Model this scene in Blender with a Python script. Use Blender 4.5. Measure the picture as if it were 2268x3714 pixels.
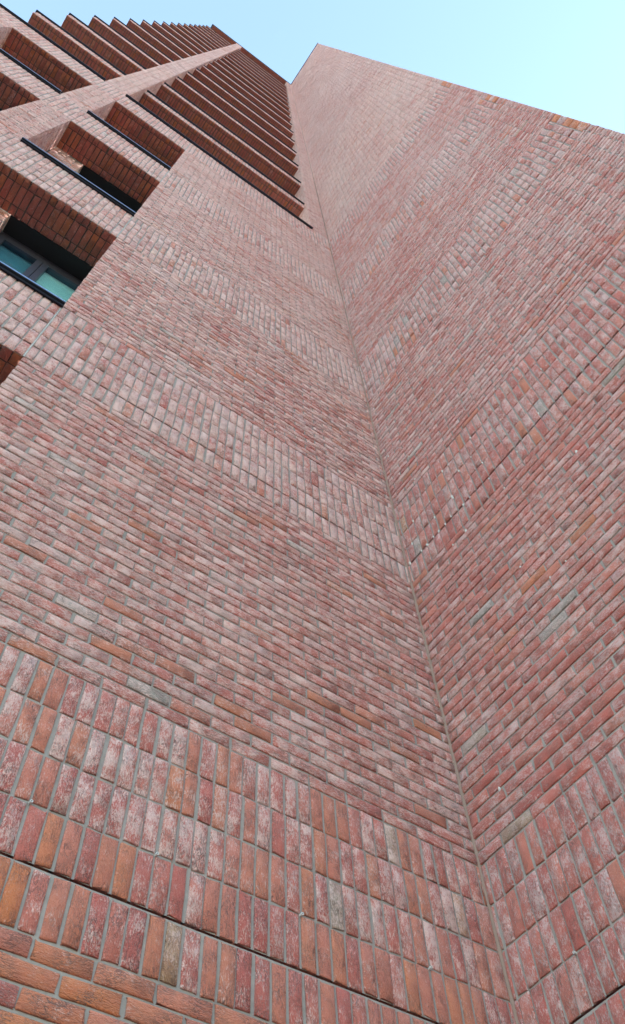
import bpy, math
import numpy as np
from mathutils import Matrix, Vector

for o in list(bpy.data.objects):
    bpy.data.objects.remove(o)
scene = bpy.context.scene
rng = np.random.default_rng(7)

# ------------------------------------------------------------------ camera
CAM = np.array([-3.0376, -2.5922, 1.541])
RM = np.array([[0.80977184, -0.58460395, -0.05007778],
               [0.50672724, 0.73981421, -0.44260868],
               [0.29579904, 0.33303627, 0.89531546]])     # right, down, forward
FPX, CX, CY, PW, PH = 3025.3, 1178.6, 1609.4, 2268.0, 3714.0
cd = bpy.data.cameras.new("camera")
cam = bpy.data.objects.new("camera", cd)
scene.collection.objects.link(cam)
cd.sensor_fit = 'HORIZONTAL'
cd.sensor_width = 36.0
cd.lens = 36.0 * FPX / PW
cd.shift_x = -(CX - PW / 2) / PW
cd.shift_y = (CY - PH / 2) / PW
cd.clip_start = 0.05
cd.clip_end = 3000
m = Matrix.Identity(4)
for r in range(3):
    m[r][0] = RM[0][r]
    m[r][1] = -RM[1][r]
    m[r][2] = -RM[2][r]
    m[r][3] = CAM[r]
cam.matrix_world = m
scene.camera = cam

# ------------------------------------------------------------------ sky, sun, exposure
SUN_EL, SUN_AZ = math.radians(14), math.radians(0.5)      # azimuth counted from +x towards +y
world = bpy.data.worlds.new("World")
scene.world = world
world.use_nodes = True
wn = world.node_tree.nodes
sky = wn.new("ShaderNodeTexSky")
sky.sky_type = 'NISHITA'
sky.sun_disc = False
sky.sun_elevation = SUN_EL
sky.sun_rotation = math.pi / 2 - SUN_AZ
sky.air_density = 1.15
sky.dust_density = 0.25
sky.ozone_density = 0.6
bg = wn["Background"]
bg.inputs[1].default_value = 0.14
world.node_tree.links.new(sky.outputs[0], bg.inputs[0])
sl = bpy.data.lights.new("sun", 'SUN')
sl.energy = 5.0
sl.angle = math.radians(0.6)
sl.color = (1.0, 0.95, 0.87)
sun = bpy.data.objects.new("sun", sl)
scene.collection.objects.link(sun)
sd = Vector((math.cos(SUN_EL) * math.cos(SUN_AZ), math.cos(SUN_EL) * math.sin(SUN_AZ), math.sin(SUN_EL)))
sun.rotation_euler = (-sd).to_track_quat('-Z', 'Y').to_euler()
scene.view_settings.view_transform = 'Standard'
scene.view_settings.look = 'None'
scene.view_settings.gamma = 1.0
scene.view_settings.use_curve_mapping = False
scene.view_settings.exposure = 2.63
try:
    scene.cycles.max_bounces = 8
    scene.cycles.diffuse_bounces = 4
except Exception:
    pass

# ------------------------------------------------------------------ materials
def new_mat(name):
    mt = bpy.data.materials.new(name)
    mt.use_nodes = True
    return mt, mt.node_tree.nodes, mt.node_tree.links, mt.node_tree.nodes["Principled BSDF"]

def math_node(N, Lk, op, a, b=None, c=None, clamp=False):
    n = N.new("ShaderNodeMath")
    n.operation = op
    n.use_clamp = clamp
    for i, v in enumerate((a, b, c)):
        if v is None:
            continue
        if isinstance(v, (int, float)):
            n.inputs[i].default_value = v
        else:
            Lk.new(v, n.inputs[i])
    return n.outputs[0]

def noise(N, Lk, vec, scale, detail=2.0, rough=0.5, dist=0.0):
    n = N.new("ShaderNodeTexNoise")
    n.inputs["Scale"].default_value = scale
    n.inputs["Detail"].default_value = detail
    n.inputs["Roughness"].default_value = rough
    n.inputs["Distortion"].default_value = dist
    if vec is not None:
        Lk.new(vec, n.inputs["Vector"])
    return n.outputs["Fac"]

def mixcol(N, Lk, fac, a, b, mode='MIX'):
    n = N.new("ShaderNodeMix")
    n.data_type = 'RGBA'
    n.blend_type = mode
    for sock, v in ((n.inputs[0], fac), (n.inputs[6], a), (n.inputs[7], b)):
        if isinstance(v, (int, float)):
            sock.default_value = v
        elif isinstance(v, tuple):
            sock.default_value = (*v, 1.0)
        else:
            Lk.new(v, sock)
    return n.outputs[2]

def brick_material():
    mt, N, Lk, bs = new_mat("handmade_brick")
    at = N.new("ShaderNodeAttribute")
    at.attribute_name = "tone"
    sp = N.new("ShaderNodeSeparateColor")
    Lk.new(at.outputs["Color"], sp.inputs[0])
    lo = N.new("ShaderNodeAttribute")
    lo.attribute_name = "loc"
    loc = lo.outputs["Vector"]
    st = N.new("ShaderNodeVectorMath")
    st.operation = 'MULTIPLY'
    st.inputs[1].default_value = (0.48, 1.35, 1.0)
    Lk.new(loc, st.inputs[0])
    sv = st.outputs[0]
    ramp = N.new("ShaderNodeValToRGB")
    cr = ramp.color_ramp
    stops = [(0.0, (0.45, 0.098, 0.086)), (0.22, (0.53, 0.122, 0.100)), (0.45, (0.59, 0.160, 0.124)),
             (0.62, (0.61, 0.198, 0.145)), (0.76, (0.62, 0.212, 0.125)), (0.87, (0.66, 0.205, 0.072)),
             (0.935, (0.46, 0.29, 0.18)), (0.965, (0.36, 0.33, 0.29)), (1.0, (0.33, 0.32, 0.29))]
    while len(cr.elements) < len(stops):
        cr.elements.new(0.5)
    for e, (p_, c_) in zip(cr.elements, stops):
        e.position = p_
        e.color = (*c_, 1)
    Lk.new(sp.outputs[0], ramp.inputs[0])
    big = noise(N, Lk, loc, 16, 2, 0.55)
    fine = noise(N, Lk, sv, 190, 3, 0.7, 0.8)
    crease = noise(N, Lk, sv, 60, 4, 0.62, 1.6)
    # kiln flash inside one brick
    hue = mixcol(N, Lk, math_node(N, Lk, 'MULTIPLY_ADD', noise(N, Lk, loc, 22, 1, 0.5), 1.6, -0.55, clamp=True),
                 ramp.outputs[0], (0.51, 0.125, 0.098))
    hue = mixcol(N, Lk, 0.55, hue, ramp.outputs[0])
    # lime bloom that clings to the crests of the folds
    a = math_node(N, Lk, 'MULTIPLY_ADD', big, 1.5, -0.75)
    b = math_node(N, Lk, 'MULTIPLY_ADD', fine, 2.5, -1.25)
    c = math_node(N, Lk, 'MULTIPLY_ADD', crease, 1.6, -0.8)
    s = math_node(N, Lk, 'ADD', math_node(N, Lk, 'ADD', a, b), c)
    s = math_node(N, Lk, 'ADD', s, sp.outputs[1])
    wash = math_node(N, Lk, 'MULTIPLY', math_node(N, Lk, 'MULTIPLY_ADD', s, 1.9, -0.36, clamp=True), 0.84)
    pale = mixcol(N, Lk, sp.outputs[2], (0.86, 0.625, 0.58), (0.70, 0.54, 0.535))  # second colour paints the wing's cooler light into the pale bloom
    col = mixcol(N, Lk, wash, hue, pale)
    grit = math_node(N, Lk, 'MULTIPLY_ADD', noise(N, Lk, loc, 420, 1, 0.5), 0.5, 0.75)
    gc = N.new("ShaderNodeCombineColor")
    for i in range(3):
        Lk.new(grit, gc.inputs[i])
    col = mixcol(N, Lk, 1.0, col, gc.outputs[0], 'MULTIPLY')
    # crevice shade of the folds, painted into the colour as dark lines
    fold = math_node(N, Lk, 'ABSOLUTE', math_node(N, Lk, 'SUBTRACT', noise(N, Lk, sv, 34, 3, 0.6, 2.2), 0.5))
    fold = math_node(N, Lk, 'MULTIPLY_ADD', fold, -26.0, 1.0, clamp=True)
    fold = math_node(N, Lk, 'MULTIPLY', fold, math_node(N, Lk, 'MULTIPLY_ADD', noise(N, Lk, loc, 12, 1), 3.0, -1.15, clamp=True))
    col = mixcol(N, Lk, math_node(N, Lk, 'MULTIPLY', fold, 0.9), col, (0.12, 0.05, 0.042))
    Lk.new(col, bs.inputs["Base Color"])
    bs.inputs["Sheen Weight"].default_value = 0.35
    bs.inputs["Sheen Roughness"].default_value = 0.5
    bs.inputs["Sheen Tint"].default_value = (1.0, 0.80, 0.78, 1)
    bs.inputs["Roughness"].default_value = 0.88
    bs.inputs["Specular IOR Level"].default_value = 0.35
    hgt = math_node(N, Lk, 'ADD', math_node(N, Lk, 'MULTIPLY', crease, 1.0), math_node(N, Lk, 'MULTIPLY', fine, 0.45))
    hgt = math_node(N, Lk, 'SUBTRACT', hgt, math_node(N, Lk, 'MULTIPLY', fold, 0.6))
    bp = N.new("ShaderNodeBump")
    bp.inputs["Strength"].default_value = 0.9
    bp.inputs["Distance"].default_value = 0.014
    Lk.new(hgt, bp.inputs["Height"])
    Lk.new(bp.outputs[0], bs.inputs["Normal"])
    return mt

def mortar_material(name, c0, c1, scale=30):
    mt, N, Lk, bs = new_mat(name)
    tc = N.new("ShaderNodeTexCoord")
    f = noise(N, Lk, tc.outputs["Object"], scale, 4, 0.6)
    g = noise(N, Lk, tc.outputs["Object"], 3.0, 3, 0.6)
    f2 = math_node(N, Lk, 'ADD', math_node(N, Lk, 'MULTIPLY', f, 0.6), math_node(N, Lk, 'MULTIPLY', g, 0.6))
    f2 = math_node(N, Lk, 'MULTIPLY_ADD', f2, 2.2, -0.8, clamp=True)
    Lk.new(mixcol(N, Lk, f2, c0, c1), bs.inputs["Base Color"])
    bs.inputs["Roughness"].default_value = 0.92
    bs.inputs["Specular IOR Level"].default_value = 0.25
    bp = N.new("ShaderNodeBump")
    bp.inputs["Strength"].default_value = 0.5
    bp.inputs["Distance"].default_value = 0.003
    Lk.new(noise(N, Lk, tc.outputs["Object"], 260, 2, 0.6), bp.inputs["Height"])
    Lk.new(bp.outputs[0], bs.inputs["Normal"])
    return mt

def plain(name, col, rough=0.5, metal=0.0, spec=0.5):
    mt, N, Lk, bs = new_mat(name)
    tc = N.new("ShaderNodeTexCoord")
    f = noise(N, Lk, tc.outputs["Object"], 9, 4, 0.6)
    c2 = tuple(v * 0.8 for v in col)
    Lk.new(mixcol(N, Lk, f, col, c2), bs.inputs["Base Color"])
    rr = math_node(N, Lk, 'MULTIPLY_ADD', f, 0.16, rough - 0.08)
    Lk.new(rr, bs.inputs["Roughness"])
    bs.inputs["Metallic"].default_value = metal
    bs.inputs["Specular IOR Level"].default_value = spec
    return mt

M_BRICK = brick_material()
M_MORTAR = mortar_material("grey_mortar", (0.25, 0.228, 0.212), (0.385, 0.356, 0.332))
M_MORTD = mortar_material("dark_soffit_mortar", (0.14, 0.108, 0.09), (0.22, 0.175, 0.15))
M_SEAL = mortar_material("buff_sealant", (0.235, 0.16, 0.13), (0.33, 0.235, 0.195), 14)
M_SEALW = mortar_material("pale_sealant", (0.34, 0.33, 0.32), (0.52, 0.51, 0.50), 20)
M_METAL = plain("dark_blue_metal", (0.030, 0.036, 0.052), 0.35, 0.6)
M_HIGHLIGHT = plain("sill_highlight_metal", (0.42, 0.50, 0.66), 0.25, 0.9)  # bright metal colour for the painted sky highlight on window sills
M_LIME = plain("lime_salt", (0.72, 0.72, 0.70), 0.9)
M_FRAME = plain("window_frame_paint", (0.075, 0.078, 0.11), 0.42, 0.3)
M_VOID = plain("dark_head_panel", (0.012, 0.013, 0.016), 0.6)
M_COPE = plain("grey_coping_metal", (0.20, 0.24, 0.30), 0.4, 0.7)
M_ROOM = plain("room_paint", (0.80, 0.80, 0.76), 0.9)
M_GLOW = plain("pale_glow_cloth", (0.70, 0.72, 0.66), 0.9)
M_WEEPW = plain("weep_tube_white", (0.7, 0.7, 0.7), 0.5)
M_CORE = mortar_material("brick_core", (0.28, 0.12, 0.10), (0.36, 0.17, 0.14), 12)
M_PAVE = mortar_material("pavement_stone", (0.06, 0.057, 0.054), (0.095, 0.09, 0.083), 2)

def glass_material():
    mt, N, Lk, bs = new_mat("tinted_window_glass")
    N.remove(bs)
    out = N["Material Output"]
    tr = N.new("ShaderNodeBsdfTransparent")
    tr.inputs[0].default_value = (0.72, 0.93, 0.95, 1)
    gl = N.new("ShaderNodeBsdfGlossy")
    gl.inputs["Roughness"].default_value = 0.01
    gl.inputs["Color"].default_value = (0.75, 0.95, 1.0, 1)
    lw = N.new("ShaderNodeLayerWeight")
    lw.inputs[0].default_value = 0.5
    frs = math_node(N, Lk, 'MULTIPLY_ADD', math_node(N, Lk, 'POWER', lw.outputs["Facing"], 4.0), 0.8, 0.04)
    mx = N.new("ShaderNodeMixShader")
    Lk.new(frs, mx.inputs[0])
    Lk.new(tr.outputs[0], mx.inputs[1])
    Lk.new(gl.outputs[0], mx.inputs[2])
    Lk.new(mx.outputs[0], out.inputs["Surface"])
    return mt
M_GLASS = glass_material()

# ------------------------------------------------------------------ helpers
def link(o, parent=None):
    scene.collection.objects.link(o)
    if parent is not None:
        o.parent = parent
    return o

def mesh_obj(name, verts, faces, mat, parent=None, smooth=False, stuff=False):
    me = bpy.data.meshes.new(name)
    me.from_pydata([tuple(v) for v in verts], [], [tuple(f) for f in faces])
    me.materials.append(mat)
    if smooth:
        me.polygons.foreach_set("use_smooth", [True] * len(me.polygons))
    me.update()
    o = link(bpy.data.objects.new(name, me), parent)
    if stuff:
        o["kind"] = "stuff"
    return o

class Geo:
    """collects boxes and quads into one mesh"""
    def __init__(self):
        self.v, self.f = [], []
    def quad(self, a, b, c, d):
        n = len(self.v)
        self.v += [a, b, c, d]
        self.f.append((n, n + 1, n + 2, n + 3))
    def box(self, x0, x1, y0, y1, z0, z1, bev=0.0):
        n = len(self.v)
        self.v += [(x0, y0, z0), (x1, y0, z0), (x1, y1, z0), (x0, y1, z0),
                   (x0, y0, z1), (x1, y0, z1), (x1, y1, z1), (x0, y1, z1)]
        self.f += [(n, n + 3, n + 2, n + 1), (n + 4, n + 5, n + 6, n + 7), (n, n + 1, n + 5, n + 4),
                   (n + 1, n + 2, n + 6, n + 5), (n + 2, n + 3, n + 7, n + 6), (n + 3, n, n + 4, n + 7)]
    def profile_x(self, x0, x1, prof):
        """extrude a closed y,z outline along x"""
        n, k = len(self.v), len(prof)
        self.v += [(x0, y, z) for y, z in prof] + [(x1, y, z) for y, z in prof]
        for i in range(k):
            j = (i + 1) % k
            self.f.append((n + i, n + j, n + k + j, n + k + i))
        self.f.append(tuple(n + i for i in range(k))[::-1])
        self.f.append(tuple(n + k + i for i in range(k)))
    def obj(self, name, mat, parent=None, stuff=False):
        return mesh_obj(name, self.v, self.f, mat, parent, stuff=stuff)

def project(P):
    d = (P - CAM) @ RM.T
    z = np.maximum(d[:, 2], 1e-6)
    return CX + FPX * d[:, 0] / z, CY + FPX * d[:, 1] / z, d[:, 2]

# A face frame: O origin, U and V in-plane axes, N outward normal
class Face:
    def __init__(self, O, U, V, N):
        self.O, self.U, self.V, self.N = (np.array(a, float) for a in (O, U, V, N))

PH1 = rng.random((6, 3)) * 6.283
PHK = np.stack([rng.normal(0, 1.6, 6), rng.normal(0, 2.4, 6)], 1)
def batch(u, z, salt=0.0):
    """slow drift of the lime bloom over a wall: brick batches and damp patches"""
    v = np.zeros_like(u, dtype=float)
    for (a_, b_, c_), (ku, kz) in zip(PH1, PHK):
        v = v + np.sin(u * ku + z * kz + a_ + salt)
    return v / 6.0

def tones(n, orange=0.0, pale=0.0, mauve=0.15, uz=None):
    h = 0.06 + rng.beta(3.4, 3.4, n) * 0.62
    r = rng.random(n)
    flash = r < 0.03 + orange
    h = np.where(flash, 0.66 + (0.14 if orange < 0.3 else 0.20) * rng.random(n) ** (1.5 if orange < 0.5 else 0.8), h)
    h = np.where(r > 0.988, 0.93 + 0.07 * rng.random(n), h)
    w = np.clip(rng.normal(0.63 + pale, 0.085, n), -0.4, 1.0)
    if uz is not None:
        w = w + 0.16 * batch(uz[0], uz[1], mauve * 7)
        h = np.clip(h + 0.10 * batch(uz[1] * 0.7, uz[0], 2.0 + mauve), 0, 1)
    w = np.where(rng.random(n) < 0.05, w + 0.18, w)
    w = np.where(rng.random(n) < 0.08, w - 0.2, w)
    w = np.where(flash, w - 0.32, w)
    mv = np.clip(mauve + rng.normal(0, 0.18, n), 0, 1)
    return np.stack([np.clip(h, 0, 1), w, mv, np.ones(n)], 1)

GRIDS = {2: (np.array([0, 0.022, 0.5, 0.978, 1.0]), np.array([0, 0.075, 0.925, 1.0])),
         1: (np.array([0, 0.025, 0.975, 1.0]), np.array([0, 0.08, 0.92, 1.0])),
         0: (np.array([0, 1.0]), np.array([0, 1.0]))}

def brick_arrays(face, rects, lod, tone, back=0.028, amp=1.0):
    """rects: n x 4 (u0,u1,v0,v1).  Returns verts (n,k,3), faces (m,4), loc (n,k,3) for one brick each."""
    n = len(rects)
    gu, gv = GRIDS[lod]
    swap = (rects[:, 1] - rects[:, 0]) < (rects[:, 3] - rects[:, 2])
    A, B = np.meshgrid(gu, gv, indexing='ij')
    a, b = A.ravel(), B.ravel()
    nu, nv = len(gu), len(gv)
    # long axis takes the first grid direction
    lu = np.where(swap[:, None], b[None], a[None])
    lv = np.where(swap[:, None], a[None], b[None])
    du = (rects[:, 1] - rects[:, 0])[:, None]
    dv = (rects[:, 3] - rects[:, 2])[:, None]
    u = rects[:, 0:1] + lu * du
    v = rects[:, 2:3] + lv * dv
    edge = (a == 0) | (a == 1) | (b == 0) | (b == 1)
    k = len(a)
    j = (0.0007, 0.0013, 0.0027)[lod] * amp
    ju = np.where(swap[:, None], 0.55, 1.0)          # the long edges run straighter than the ends
    u = u + rng.normal(0, j, (n, k)) * ju
    v = v + rng.normal(0, j, (n, k)) * np.where(swap[:, None], 1.0, 0.55)
    proud = rng.normal(0.0, (0.0005, 0.0007, 0.0010)[lod] * amp, (n, 1))
    tilt = rng.normal(0, 0.0006 * amp, (n, 2))
    h = proud + tilt[:, 0:1] * (lu - 0.5) * 2 + tilt[:, 1:2] * (lv - 0.5) * 2
    if lod:
        h = h + np.where(edge[None], -0.0032, rng.normal(0.0005, 0.0009, (n, k)))
    ring = []
    idx = lambda i, jj: i * nv + jj
    for i in range(nu): ring.append(idx(i, 0))
    for jj in range(1, nv): ring.append(idx(nu - 1, jj))
    for i in range(nu - 2, -1, -1): ring.append(idx(i, nv - 1))
    for jj in range(nv - 2, 0, -1): ring.append(idx(0, jj))
    ring = np.array(ring)
    uu = np.concatenate([u, u[:, ring]], 1)
    vv = np.concatenate([v, v[:, ring]], 1)
    hh = np.concatenate([h, np.full((n, len(ring)), -back)], 1)
    P = face.O + uu[..., None] * face.U + vv[..., None] * face.V + hh[..., None] * face.N
    F = []
    for i in range(nu - 1):
        for jj in range(nv - 1):
            F.append((idx(i, jj), idx(i + 1, jj), idx(i + 1, jj + 1), idx(i, jj + 1)))
    m_ = len(ring)
    for q in range(m_):
        r = (q + 1) % m_
        F.append((ring[r], ring[q], k + q, k + r))
    F = np.array(F)
    # local coordinates in metres with a random slice per brick
    la = np.concatenate([np.tile(a, (n, 1)), np.tile(a[ring], (n, 1))], 1) * np.maximum(du, dv)
    lb = np.concatenate([np.tile(b, (n, 1)), np.tile(b[ring], (n, 1))], 1) * np.minimum(du, dv)
    lc = np.where(hh < -0.01, -0.02, 0.0) + rng.random((n, 1)) * 40
    off = rng.random((n, 2)) * 30
    LOC = np.stack([la + off[:, 0:1], lb + off[:, 1:2], lc], -1)
    flip = np.cross(face.U, face.V) @ face.N < 0
    F1 = F[:, ::-1] if flip else F
    F2 = F1[:, ::-1]
    return P, F1, F2, swap, LOC, k

def put_attr(me, tone, loc):
    t = me.attributes.new("tone", 'FLOAT_COLOR', 'POINT')
    t.data.foreach_set("color", np.ascontiguousarray(tone, dtype=np.float32).ravel())
    l = me.attributes.new("loc", 'FLOAT_VECTOR', 'POINT')
    l.data.foreach_set("vector", np.ascontiguousarray(loc, dtype=np.float32).ravel())

def fast_mesh(name, V, F):
    me = bpy.data.meshes.new(name)
    me.vertices.add(len(V))
    me.vertices.foreach_set("co", np.ascontiguousarray(V, dtype=np.float32).ravel())
    me.loops.add(F.size)
    me.loops.foreach_set("vertex_index", np.ascontiguousarray(F, dtype=np.int32).ravel())
    me.polygons.add(len(F))
    me.polygons.foreach_set("loop_start", np.arange(0, F.size, 4, dtype=np.int32))
    me.update(calc_edges=True)
    return me

class Brickwork:
    """bricks of one part: the ones that show largest become objects, the rest one stuff mesh"""
    def __init__(self):
        self.items = []
    def add(self, face, rects, tone=None, back=0.028):
        if len(rects) == 0:
            return
        rects = np.array(rects, float)
        if tone is None:
            tone = tones(len(rects))
        self.items.append((face, rects, tone, back))
    def build(self, parent, n_objects=0, rest="brick_courses", far=0.0):
        cells = []
        for face, rects, tone, back in self.items:
            cu = (rects[:, 0] + rects[:, 1]) / 2
            cv = (rects[:, 2] + rects[:, 3]) / 2
            C = face.O + cu[:, None] * face.U + cv[:, None] * face.V
            x, y, d = project(C)
            e1 = C + face.U * 0.01
            e2 = C + face.V * 0.01
            x1, y1, _ = project(e1)
            x2, y2, _ = project(e2)
            area = np.abs((x1 - x) * (y2 - y) - (x2 - x) * (y1 - y)) / 1e-4 * (rects[:, 1] - rects[:, 0]) * (rects[:, 3] - rects[:, 2])
            vis = (d > 0.1) & (x > -15) & (x < PW + 15) & (y > -15) & (y < PH + 15)
            facing = ((CAM - C) @ face.N) > 0
            area = np.where(vis & facing, area, 0)
            dist = np.linalg.norm(C - CAM, axis=1)
            cells.append((face, rects, tone, back, C, area, dist))
        allarea = np.concatenate([c[5] for c in cells]) if cells else np.zeros(0)
        cut = np.inf
        if n_objects and len(allarea):
            srt = np.sort(allarea[allarea > 0])[::-1]
            cut = srt[min(n_objects, len(srt)) - 1] if len(srt) else np.inf
        SV, SF, ST, SL, SS = [], [], [], [], []
        base = 0
        for face, rects, tone, back, C, area, dist in cells:
            own = (area >= cut) & (area > 0)
            lodv = np.where(dist < 11, 2, np.where(dist < 26, 1, 0))
            for lod in (2, 1, 0):
                for single in (True, False):
                    sel = (lodv == lod) & (own == single)
                    if not sel.any():
                        continue
                    P, F1, F2, swap, LOC, k = brick_arrays(face, rects[sel], lod, tone[sel], back)
                    T = tone[sel]
                    nfront = (len(GRIDS[lod][0]) - 1) * (len(GRIDS[lod][1]) - 1)
                    for i in range(len(P)):
                        F = F2 if swap[i] else F1
                        if single:
                            c = C[sel][i]
                            me = fast_mesh("brick", P[i] - c, F)
                            put_attr(me, np.tile(T[i], (P.shape[1], 1)), LOC[i])
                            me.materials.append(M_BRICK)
                            sm = np.zeros(len(F), bool)
                            sm[:nfront] = lod > 0
                            me.polygons.foreach_set("use_smooth", sm)
                            o = bpy.data.objects.new("brick", me)
                            o.location = c
                            link(o, parent)
                        else:
                            SF.append(F + base)
                            base += P.shape[1]
                            sm = np.zeros(len(F), bool)
                            sm[:nfront] = lod > 0
                            SS.append(sm)
                    if not single:
                        SV.append(P.reshape(-1, 3))
                        SL.append(LOC.reshape(-1, 3))
                        ST.append(np.repeat(T, P.shape[1], axis=0))
        if SV:
            me = fast_mesh(rest, np.concatenate(SV), np.concatenate(SF))
            put_attr(me, np.concatenate(ST), np.concatenate(SL))
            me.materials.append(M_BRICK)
            me.polygons.foreach_set("use_smooth", np.concatenate(SS))
            o = bpy.data.objects.new(rest, me)
            o["kind"] = "stuff"
            link(o, parent)

# ------------------------------------------------------------------ dimensions (metres, ground at z = 0)
G = 3.5                 # height of the lowest shelf-angle joint
FL = 3.6                # lower storeys
ROW, CRS = 0.225, 0.075
TOP = 71.75 + G
D = [G + FL * k for k in range(-1, 5)]          # joints; D[1] is the lowest one in view
RIB0 = D[5] + 4 * ROW                           # sill of the first ribbon
U_MJ, U_WL = 3.313, 4.745                       # window jambs
U_P2, U_W2 = 5.205, 6.74
U_END, U_RIB = 7.46, 0.4425
WING = 3.752
REC = 0.112                                     # set-back of the upper spandrels
J = 0.0057                                      # half a bed joint
PJ = 0.0062                                     # half an upright joint

front = Face((0, 0, 0), (-1, 0, 0), (0, 0, 1), (0, -1, 0))        # u to the west, v up
wingf = Face((0, 0, 0), (0, -1, 0), (0, 0, 1), (-1, 0, 0))        # u towards the street

def perps(u0, u1, start, step):
    """joint positions strictly inside an interval"""
    k0 = math.floor((u0 - start) / step) - 1
    out = []
    p = start + k0 * step
    while p < u1:
        if p > u0 + 0.018 and p < u1 - 0.018:
            out.append(p)
        p += step
    return [u0 - PJ] + out + [u1 + PJ]

def row_rects(u0, u1, v0, v1, start, step, jit=0.0):
    ps = perps(u0, u1, start, step)
    r = []
    for i in range(len(ps) - 1):
        a = ps[i] + PJ + (rng.normal(0, jit) if 0 < i else 0)
        b = ps[i + 1] - PJ + (rng.normal(0, jit) if i + 2 < len(ps) else 0)
        r.append((a, b, v0, v1))
    return r

def mids(rr):
    q = np.array(rr)
    return (q[:, 0] + q[:, 1]) / 2, (q[:, 2] + q[:, 3]) / 2

def stretchers(bw, face, u0, u1, z0, z1, start, parity0=0, orange=None, last=None, mauve=0.15, pale=0.0):
    n = int(round((z1 - z0) / CRS))
    for c in range(n):
        zb = z0 + c * CRS
        st = start + (0.1125 if (c + parity0) % 2 else 0.0) + rng.normal(0, 0.004)
        rr = row_rects(u0, u1, zb + J, zb + CRS - J, st, 0.225, 0.0018)
        og = orange(zb) if orange else 0.0
        bw.add(face, rr, tones(len(rr), og, pale + 0.02 * min((zb - G) / 4.0, 5.0) - 0.5 * og, mauve, mids(rr)))

def soldiers(bw, face, u0, u1, z0, z1, start, orange=0.0, last=None, mauve=0.15, pale=0.0):
    if last:
        rr = row_rects(u0, u1 - last, z0, z1, start, CRS, 0.0022)
        a = rr[-1]
        rr[-1] = (a[0], u1 - last - J, z0, z1)
        rr.append((u1 - last + J, u1, z0, z1))
    else:
        rr = row_rects(u0, u1, z0, z1, start, CRS, 0.0022)
    t = tones(len(rr), orange, pale + 0.02 * min((z0 - G) / 4.0, 5.0) - 0.45 * orange, mauve, mids(rr))
    if last and rng.random() < 0.6:
        t[-1, 0] = 0.86
        t[-1, 1] -= 0.5
    bw.add(face, rr, t)

GAPH = 0.010
def band(bw, face, u0, u1, Dz, start, orange=0.0, last=None, mauve=0.15, pale=0.0):
    for i in range(5):
        a = Dz + (i - 1) * ROW + J
        b = Dz + i * ROW - J
        if i == 0: b = Dz - 0.010
        if i == 1: a = Dz + 0.011
        soldiers(bw, face, u0, u1, a, b, start + rng.normal(0, 0.003), orange if i < 2 else orange * 0.5, last, mauve, pale if i < 2 else pale * (0.3 if mauve < 0.5 else 0.8))

# ------------------------------------------------------------------ ground
g = Geo()
g.quad((-1500, -1500, 0), (1500, -1500, 0), (1500, 1500, 0), (-1500, 1500, 0))
gr = g.obj("ground", M_PAVE)
gr["kind"] = "structure"

# ------------------------------------------------------------------ the tower
tower = link(bpy.data.objects.new("brick_tower", None))
tower["label"] = "tall red brick tower with soldier-course bands, ribbon openings and a projecting wing"
tower["category"] = "building"

# --- facade wall: mortar bed with window openings and open joints
def rect_sheet(g, face, us, vs, skip, off):
    for i in range(len(us) - 1):
        for k in range(len(vs) - 1):
            if skip((us[i] + us[i + 1]) / 2, (vs[k] + vs[k + 1]) / 2):
                continue
            q = [face.O + u * face.U + v * face.V - off * face.N for u, v in
                 ((us[i], vs[k]), (us[i + 1], vs[k]), (us[i + 1], vs[k + 1]), (us[i], vs[k + 1]))]
            q = [tuple(x) for x in q]
            if np.cross(face.U, face.V) @ face.N < 0:
                q = q[::-1]
            g.quad(*q)

WINS = []                                       # (u right, u left, sill, head)
for k in range(1, 5):
    for a, b in ((U_MJ, U_WL), (U_P2, U_W2)):
        WINS.append((a, b, D[k] + 4 * ROW, D[k + 1] - ROW, k - 1))
def in_win(u, v):
    return any(a < u < b and s < v < h for a, b, s, h, _ in WINS)
def in_gap(v):
    return any(d < v < d + GAPH for d in D)

us = [0, U_MJ, U_WL, U_P2, U_W2, U_END]
vs = sorted(set([0, RIB0] + [d for d in D if d > 0] + [d + GAPH for d in D if d > 0] + [w[2] for w in WINS] + [w[3] for w in WINS]))
g = Geo()
rect_sheet(g, front, us, vs, lambda u, v: in_win(u, v) or in_gap(v), 0.0070)
rect_sheet(g, front, us, vs, lambda u, v: in_win(u, v), 0.045)
facade = g.obj("facade_wall", M_MORTAR, tower)
facade["label"] = "flat brick facade with square windows, five-row soldier bands and stretcher courses"

og_low = lambda z: 0.88 if z < G - 0.25 else 0.03
bw = Brickwork()
for k, d in enumerate(D):
    if d - ROW < 0:
        continue
    band(bw, front, 0.0085, U_MJ - 0.004, d, 0.0236, 0.50 if k == 1 else 0.02, pale=-0.16 if k == 1 else 0.0)
    band(bw, front, U_MJ + 0.012, U_END, d, U_MJ + 0.012 - J)
for k in range(0, 5):
    z0, z1 = D[k] + 4 * ROW, D[k + 1] - ROW
    if z1 < 0:
        continue
    if k == 0:
        c0 = int(math.ceil((0 - z0) / CRS))
        z0 = z0 + max(c0, 0) * CRS
    if k >= 1:
        stretchers(bw, front, 0.0085, U_MJ, z0, z1, 0.06, k, og_low, pale=(0, -0.13, -0.05, 0, 0)[k])
        stretchers(bw, front, U_WL, U_P2, z0, z1, U_WL + 0.01 - J, k)
        stretchers(bw, front, U_W2, U_END, z0, z1, U_W2 + 0.01, k)
    else:
        stretchers(bw, front, 0.0085, U_END, z0, z1, 0.06, 1, og_low)
bw.build(facade, 300, "brick_courses")

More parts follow.
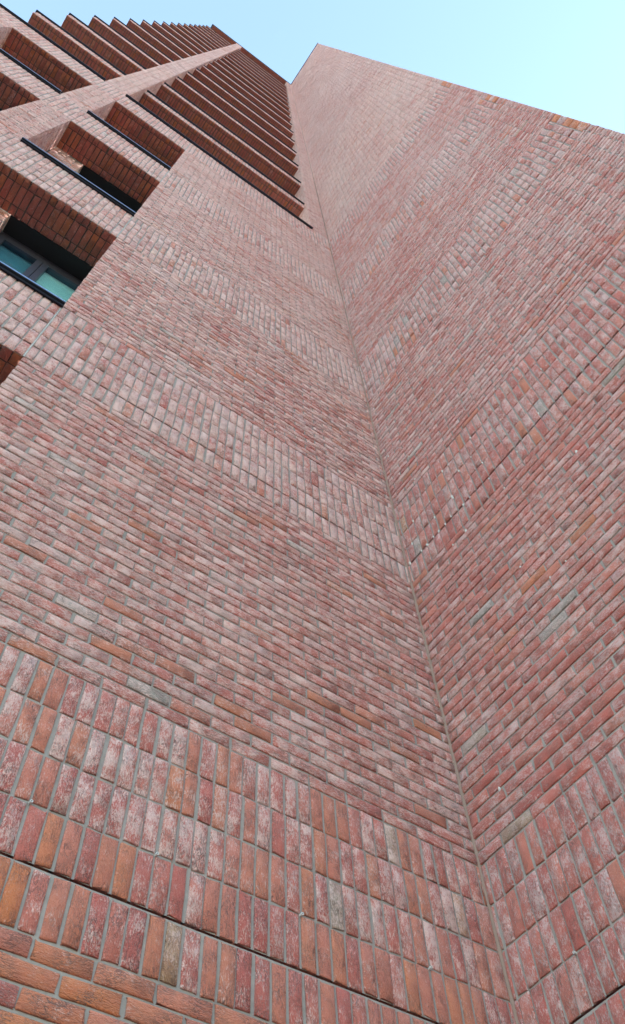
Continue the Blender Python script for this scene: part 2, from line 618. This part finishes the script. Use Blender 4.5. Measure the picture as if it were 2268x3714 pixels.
# weep tubes in the bed above the lowest joint
def tube(name, face, u, v, parent):
    g = Geo()
    n = 10
    c = face.O + u * face.U + v * face.V
    ri, ro, L = 0.0035, 0.0062, 0.010
    ring = []
    for r, h in ((ro, -0.01), (ro, L), (ri, L), (ri, -0.008)):
        ring.append([tuple(c + (r * math.cos(2 * math.pi * i / n)) * face.U + (r * math.sin(2 * math.pi * i / n)) * face.V + h * face.N) for i in range(n)])
    for a in range(3):
        for i in range(n):
            k = (i + 1) % n
            g.quad(ring[a][i], ring[a][k], ring[a + 1][k], ring[a + 1][i])
    b = len(g.v)
    g.v += ring[3]
    g.f.append(tuple(range(b, b + n)))
    return g.obj(name, M_WEEPW, parent)
for k in (6, 15, 24, 31):
    tube("weep_tube", front, 0.0236 + 0.075 * k, D[1] + ROW, facade)
for k in (5, 14, 23):
    tube("weep_tube", wingf, 0.035 + 0.075 * k, D[1] + ROW, facade)

# sealant in the inner corner and beside the windows
def bead(name, mat, parent, pts_profile, z0, z1):
    n = len(pts_profile)
    zs = np.arange(z0, z1 + 0.01, 0.11)
    v, f = [], []
    for i, z in enumerate(zs):
        jx, jy = rng.normal(0, 0.0013, 2)
        v += [(x + jx, y + jy, z) for x, y in pts_profile]
    for i in range(len(zs) - 1):
        for a in range(n - 1):
            f.append((i * n + a, i * n + a + 1, (i + 1) * n + a + 1, (i + 1) * n + a))
    return mesh_obj(name, v, f, mat, parent, smooth=True)
bead("corner_sealant", M_SEAL, facade, [(-0.0105, 0.010), (-0.0100, 0.0018), (-0.0065, -0.0018), (-0.0018, -0.0065), (0.0018, -0.0100), (0.01, -0.0105)], 0, TOP)
for k in range(1, 6):
    zb, zt = (D[k] - ROW, D[k] + 4 * ROW)
    bead("movement_joint", M_SEALW, facade, [(-U_MJ - 0.011, 0.012), (-U_MJ - 0.010, 0.0015), (-U_MJ - 0.004, -0.0005), (-U_MJ + 0.002, 0.0015), (-U_MJ + 0.003, 0.012)], zb, zt)

# --- wing wall
g = Geo()
vsw = sorted(set([0, TOP] + [d for d in D if d > 0] + [d + GAPH for d in D if d > 0]))
rect_sheet(g, wingf, [0, WING - 0.01], vsw, lambda u, v: in_gap(v), 0.0070)
rect_sheet(g, wingf, [0, WING - 0.01], vsw, lambda u, v: False, 0.045)
g.box(0.05, 9.0, -WING + 0.03, -0.02, 0, TOP - 0.02)
wing = g.obj("wing_wall", M_MORTAR, tower)
wing["label"] = "blank windowless brick side of the projecting wing rising to the parapet"
bw = Brickwork()
for k, d in enumerate(D):
    if d - ROW < 0:
        continue
    band(bw, wingf, 0.0085, WING, d, 0.035, 0.05 if k == 1 else 0.02, last=0.1025, mauve=0.9, pale=-0.31 if k < 3 else -0.14)  # wing's dimmer, bluer light is painted into its bricks through mauve and pale
for k in range(0, 5):
    z0, z1 = D[k] + 4 * ROW, D[k + 1] - ROW
    if z1 < 0:
        continue
    if k == 0:
        z0 = z0 + max(int(math.ceil((0 - z0) / CRS)), 0) * CRS
    stretchers(bw, wingf, 0.0085, WING, z0, z1, 0.075, k, (lambda z: 0.35) if k == 0 else None, mauve=0.9, pale=-0.31 if k < 2 else -0.17)  # same light-mimicking tones as the wing bands
ncr = int((TOP - 0.06 - RIB0) / CRS)
stretchers(bw, wingf, 0.0085, WING, RIB0, RIB0 + ncr * CRS, 0.075, 0, mauve=0.6, pale=-0.04)
bw.build(wing, 300, "brick_courses")

# salts that have run out of the joints of the wing
def lime_spots(parent, face, spots):
    v, f = [], []
    for u, z, r in spots:
        n = 7
        b0 = len(v)
        c = face.O + u * face.U + z * face.V
        for h, q in ((-0.004, 1.0), (0.003, 0.7)):
            for i in range(n):
                a_ = 2 * math.pi * i / n
                rr_ = r * q * (0.6 + 0.8 * rng.random())
                v.append(tuple(c + rr_ * math.cos(a_) * face.U * 0.7 + rr_ * math.sin(a_) * 1.5 * face.V + h * face.N))
        for i in range(n):
            k = (i + 1) % n
            f.append((b0 + i, b0 + k, b0 + n + k, b0 + n + i))
        f.append(tuple(b0 + n + i for i in range(n)))
    return mesh_obj("lime_deposits", v, f, M_LIME, parent, stuff=True)
spots = []
for i in range(46):
    dz = D[2] if i < 26 else G + 0.5 + 6.0 * rng.random()
    kk = int(rng.integers(0, 14 if i < 26 else 26))
    z = dz + (ROW * int(rng.integers(0, 4)) if i < 26 else 0) + rng.normal(0, 0.012)
    if i >= 26:
        z = D[1] + 4 * ROW + CRS * round((z - D[1] - 4 * ROW) / CRS)
    spots.append((0.035 + 0.075 * kk + rng.normal(0, 0.004), z, 0.006 + 0.009 * rng.random()))
lime_spots(wing, wingf, spots)

# --- piers of the upper storeys
def pier(u0, u1, zb, label):
    g = Geo()
    zt = TOP - 0.06
    g.box(-u1 + 0.0065, -u0 - (0.0065 if u0 > 0 else 0), 0.0065, 0.62, zb, zt)
    o = g.obj("pier", M_MORTAR, tower)
    o["label"] = label
    b = Brickwork()
    n = int((zt - zb) / CRS)
    stretchers(b, front, max(u0, 0.0085), u1, zb, zb + n * CRS, u0 + 0.02, 0)
    # the two returns
    if u0 > 0:
        fr = Face((-u0, 0, 0), (0, 1, 0), (0, 0, 1), (1, 0, 0))
        stretchers(b, fr, 0.012, 0.55, zb, zb + n * CRS, 0.11, 0)
    fl = Face((-u1, 0, 0), (0, 1, 0), (0, 0, 1), (-1, 0, 0))
    stretchers(b, fl, 0.012, 0.55, zb, zb + n * CRS, 0.11, 1)
    b.build(o, 0)
    return o
pier(0, U_RIB, RIB0, "narrow brick pier in the inner corner beside the ribbon openings")
pier(U_WL, U_P2, RIB0, "slim brick pier dividing the ribbon openings up to the parapet")

# --- reveals: soffits and jambs
def soffit_bricks(b, u0, u1, y0, z, rows=(0.1, 0.22, 0.105), deep=None):
    f = Face((0, 0, z), (-1, 0, 0), (0, 1, 0), (0, 0, -1))
    y = y0
    for d in rows:
        rr = row_rects(u0 + 0.004, u1 - 0.004, y + J, y + d - J, u0 + 0.075, CRS, 0.003)
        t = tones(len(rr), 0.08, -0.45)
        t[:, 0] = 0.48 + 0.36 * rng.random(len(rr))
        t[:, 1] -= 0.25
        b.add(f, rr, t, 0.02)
        y += d
    return y

SOFD = 0.425
def opening(u0, u1, sill, head, k, n_obj):
    shown = n_obj > 0
    g = Geo()
    g.box(-u1 + 0.001, -u0 - 0.001, 0.012, SOFD, head + 0.011, head + 0.20)
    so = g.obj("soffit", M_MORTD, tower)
    b = Brickwork()
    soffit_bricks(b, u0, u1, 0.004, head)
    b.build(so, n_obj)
    for side, ux in ((1, u1), (-1, u0)):                      # west jamb looks east and the other way round
        nrm = (1, 0, 0) if side > 0 else (-1, 0, 0)
        g = Geo()
        x = -ux
        xa, xb = (x - 0.2, x - 0.0065) if side > 0 else (x + 0.0065, x + 0.2)
        g.box(xa, xb, 0.05, 0.70, sill, head - 0.001)
        jb = g.obj("jamb", M_MORTAR, tower)
        b = Brickwork()
        fj = Face((x, 0, 0), (0, 1, 0), (0, 0, 1), nrm)
        n = int(round((head - sill) / CRS))
        for c in range(n):
            rr = row_rects(0.014, SOFD, sill + c * CRS + J, sill + (c + 1) * CRS - J, 0.105 if c % 2 else 0.217, 0.225, 0.002)
            b.add(fj, rr, tones(len(rr), 0.05, 0.0), 0.02)
        b.build(jb, 0)

def sill_bar(u0, u1, z, yf, yb, parent=None, highlight=False):
    g = Geo()
    t = 0.022
    g.profile_x(-u1, -u0, [(yb, z + 0.004), (yb, z - 0.020), (yf + 0.030, z - 0.034), (yf + 0.028, z - 0.046), (yf + 0.022, z - 0.046),
                           (yf + 0.020, z - 0.026), (yf + 0.004, z - 0.022), (yf, z - 0.018), (yf, z - 0.002), (yf + 0.004, z + 0.003), (yf + 0.012, z + 0.006)])
    so = g.obj("sill", M_METAL, parent or tower)
    if highlight:  # added pale strip that stands for the sky's highlight along the edge
        g = Geo()
        g.profile_x(-u1 + 0.004, -u0 - 0.004, [(yf - 0.0002, z - 0.015), (yf - 0.003, z - 0.014), (yf - 0.003, z + 0.002), (yf - 0.0002, z + 0.003)])
        g.obj("sill_highlight", M_HIGHLIGHT, so)
    return so

def window(u0, u1, sill, head, k, col):
    """back part of the recess: brick panel on the west, a two-light window on the east"""
    up = u1 - 0.431
    g = Geo()
    yb = SOFD + 0.004
    g.box(-u1 + 0.01, -up, yb + 0.0065, yb + 0.22, sill, head)
    pn = g.obj("infill_panel", M_MORTAR, tower)
    b = Brickwork()
    fp = Face((0, yb, 0), (-1, 0, 0), (0, 0, 1), (0, -1, 0))
    fe = Face((-up, yb, 0), (0, 1, 0), (0, 0, 1), (1, 0, 0))
    n = int(round((head - sill) / CRS))
    for c in range(n):
        z = sill + c * CRS
        rr = row_rects(up + 0.002, u1 - 0.012, z + J, z + CRS - J, up + (0.105 if c % 2 else 0.22), 0.225, 0.002)
        t = tones(len(rr), 0.5, 0.1)
        b.add(fp, rr, t, 0.02)
        rr = row_rects(0.004, 0.19, z + J, z + CRS - J, 0.1 if c % 2 else 0.3, 0.3, 0.002)
        b.add(fe, rr, tones(len(rr), 0.3, 0.1), 0.02)
    b.build(pn, 0)
    w = link(bpy.data.objects.new("window", None), tower)
    yf = 0.632
    g = Geo()
    g.box(-up, -u0, SOFD + 0.006, yf + 0.05, head + 0.004, head + 0.05)
    g.obj("head_panel", M_VOID, w)
    x0, x1 = -up + 0.003, -u0 - 0.003
    um, mw = -3.80 - (u0 - U_MJ), 0.064
    g = Geo()
    def bar(xa, xb, za, zb, y=yf, dd=0.07):
        g.box(xa, xb, y, y + dd, za, zb)
    bar(x0, x1, head - 0.165, head + 0.003)                      # head rail
    bar(x0, x1, sill, sill + 0.09)
    bar(x0, x0 + 0.085, sill + 0.0901, head - 0.1651)
    bar(x1 - 0.055, x1, sill + 0.0901, head - 0.1651)
    bar(um - mw, um - 0.003, sill + 0.0901, head - 0.1651, yf - 0.012, 0.08)
    bar(um + 0.003, um + mw, sill + 0.0901, head - 0.1651, yf - 0.012, 0.08)
    bar(x0 + 0.02, x1 - 0.02, head - 0.035, head - 0.015, yf - 0.006, 0.004)
    g.obj("frame", M_FRAME, w)
    for a, c in ((x0 + 0.084, um - mw + 0.001), (um + mw - 0.001, x1 - 0.054)):
        g = Geo()
        g.box(a, c, yf + 0.028, yf + 0.034, sill + 0.089, head - 0.164)
        g.obj("pane", M_GLASS, w)
    # room behind: ceiling, back wall, side walls, floor
    g = Geo()
    ya, yb2 = yf + 0.075, yf + 3.2
    xa, xb = x0 - 0.5, x1 + 0.3
    zt, zb = head - 0.03, sill - 0.3
    g.quad((xa, ya, zt), (xa, yb2, zt), (xb, yb2, zt), (xb, ya, zt))
    g.quad((xa, yb2, zb), (xb, yb2, zb), (xb, yb2, zt), (xa, yb2, zt))
    g.quad((xa, ya, zb), (xa, yb2, zb), (xa, yb2, zt), (xa, ya, zt))
    g.quad((xb, ya, zb), (xb, ya, zt), (xb, yb2, zt), (xb, yb2, zb))
    g.quad((xa, ya, zb), (xb, ya, zb), (xb, yb2, zb), (xa, yb2, zb))
    g.obj("room_lining", M_ROOM, w)

for i, (a, b_, s, h, k) in enumerate(WINS):
    vis = {(0, 0): 57, (1, 0): 60, (2, 0): 60, (3, 0): 60, (2, 1): 60, (3, 1): 60}.get((k, i % 2), 0)
    opening(a, b_, s, h, k, vis)
    window(a, b_, s, h, k, i % 2)
    sill_bar(a - 0.002, b_ + 0.012, s + 0.004, -0.045, 0.64, highlight=True)

# --- ribbon storeys: spandrels with metal sills
sill_bar(U_RIB - 0.02, U_WL + 0.02, RIB0 + 0.004, -0.045, 0.5)
sill_bar(U_P2 - 0.004, U_END + 0.06, RIB0 + 0.004, -0.045, 0.5)
fsp = Face((0, REC, 0), (-1, 0, 0), (0, 0, 1), (0, -1, 0))
NF, PITCH, SPH = 16, 3.15, 0.45
U_SE = 7.41
for k in range(NF + 1):
    top = 18.45 + G + PITCH * k
    for u0, u1 in ((U_RIB, U_WL), (U_P2, U_SE)):
        if k < NF:
            zb, zt = top - SPH, top - 0.004
            y0 = REC
        else:
            zb, zt = TOP - 0.16, TOP - 0.06
            y0 = 0.004
        g = Geo()
        g.box(-u1 + 0.0065, -u0, y0 + 0.0065, y0 + 0.9, zb + 0.0065, zt)
        if u1 == U_SE:
            g.box(-u1 + 0.0065, -u1 + 0.9, y0 + 0.9, 9.0, zb + 0.0065, zt)
        sp = g.obj("spandrel" if k < NF else "roof_soffit", M_MORTAR, tower)
        gs = Geo()
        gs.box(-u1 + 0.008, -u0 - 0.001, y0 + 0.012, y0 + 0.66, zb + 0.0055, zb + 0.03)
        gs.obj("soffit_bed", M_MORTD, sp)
        b = Brickwork()
        if k < NF:
            for r in range(2):
                rr = row_rects(u0 + 0.002, u1, zb + r * ROW + J, zb + (r + 1) * ROW - J, u0 + 0.075, CRS, 0.0025)
                b.add(fsp, rr, tones(len(rr), 0.03, 0.0), 0.02)
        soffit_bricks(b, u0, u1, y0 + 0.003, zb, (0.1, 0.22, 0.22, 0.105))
        b.build(sp, 0)
        if k < NF:
            sill_bar(u0 + 0.002, u1 + (0.05 if u1 == U_SE else -0.002), top, REC - 0.038, REC + 0.5)

# glazed core set back behind the ribbons, and the closed body below
g = Geo()
g.box(-6.55, -0.01, 1.0, 9.0, RIB0 - 0.1, TOP - 0.2)
g.obj("glazed_core", M_VOID, tower)
g = Geo()
g.box(-U_END + 0.02, -U_W2 - 0.21, 0.05, 9.0, 0, RIB0 - 0.08)
g.obj("side_wall", M_CORE, tower)
g = Geo()
g.box(-U_END + 0.1, -0.03, 4.2, 9.0, 0.02, RIB0 - 0.2)
g.obj("inner_core", M_VOID, tower)

# --- parapet copings
g = Geo()
g.box(-U_END - 0.06, -0.046, -0.04, 0.9, TOP - 0.058, TOP + 0.03)
g.obj("coping", M_COPE, tower)
g = Geo()
g.box(-0.045, 9.0, -WING - 0.03, 0.9, TOP - 0.05, TOP + 0.09)
g.obj("coping", M_COPE, tower)

# --- added glowing blinds behind the second-storey glass, in place of room light
def blind(name, x0, x1, y, zb, zt, cut, mat, label):
    """slightly wavy glowing cloth; cut gives how far the lower hem climbs towards the west edge"""
    nx, nz = 16, 8
    v, f = [], []
    for i in range(nx + 1):
        t = i / nx
        x = x0 + (x1 - x0) * t
        z0 = zb + cut * max(0.0, (0.55 - t) / 0.55) ** 0.7
        for k in range(nz + 1):
            v.append((x, y + 0.003 * math.sin(t * 17 + k), z0 + (zt - z0) * k / nz))
    for i in range(nx):
        for k in range(nz):
            a_ = i * (nz + 1) + k
            f.append((a_, a_ + nz + 1, a_ + nz + 2, a_ + 1))
    o = mesh_obj(name, v, f, mat, smooth=True)
    sol = o.modifiers.new("thickness", 'SOLIDIFY')
    sol.thickness = 0.002
    o["label"] = label
    o["category"] = "glowing blind"
    return o
a, b_, s, h, k = WINS[2]
M_BLUE = plain("slate_glow_cloth", (0.16, 0.24, 0.29), 0.9)
for mt_, ec, es in ((M_GLOW, (0.80, 0.98, 1.0), 0.034), (M_BLUE, (0.42, 0.70, 1.0), 0.012)):     # emission added to the cloth, standing in for a lit room
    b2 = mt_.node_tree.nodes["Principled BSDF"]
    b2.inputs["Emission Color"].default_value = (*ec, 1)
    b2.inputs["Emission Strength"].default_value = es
blind("glowing_blind", -a - 0.43, -a - 0.03, 0.712, s + 0.3, h - 0.035, 0.55, M_GLOW, "added pale blind, glowing in place of a lit room, behind the window pane beside the plain brick wall")
blind("glowing_blind", -a - 0.96, -a - 0.50, 0.712, s + 0.3, h - 0.15, 0.0, M_BLUE, "added dark slate blind, glowing in place of a lit room, behind the window pane next to the brick infill panel")
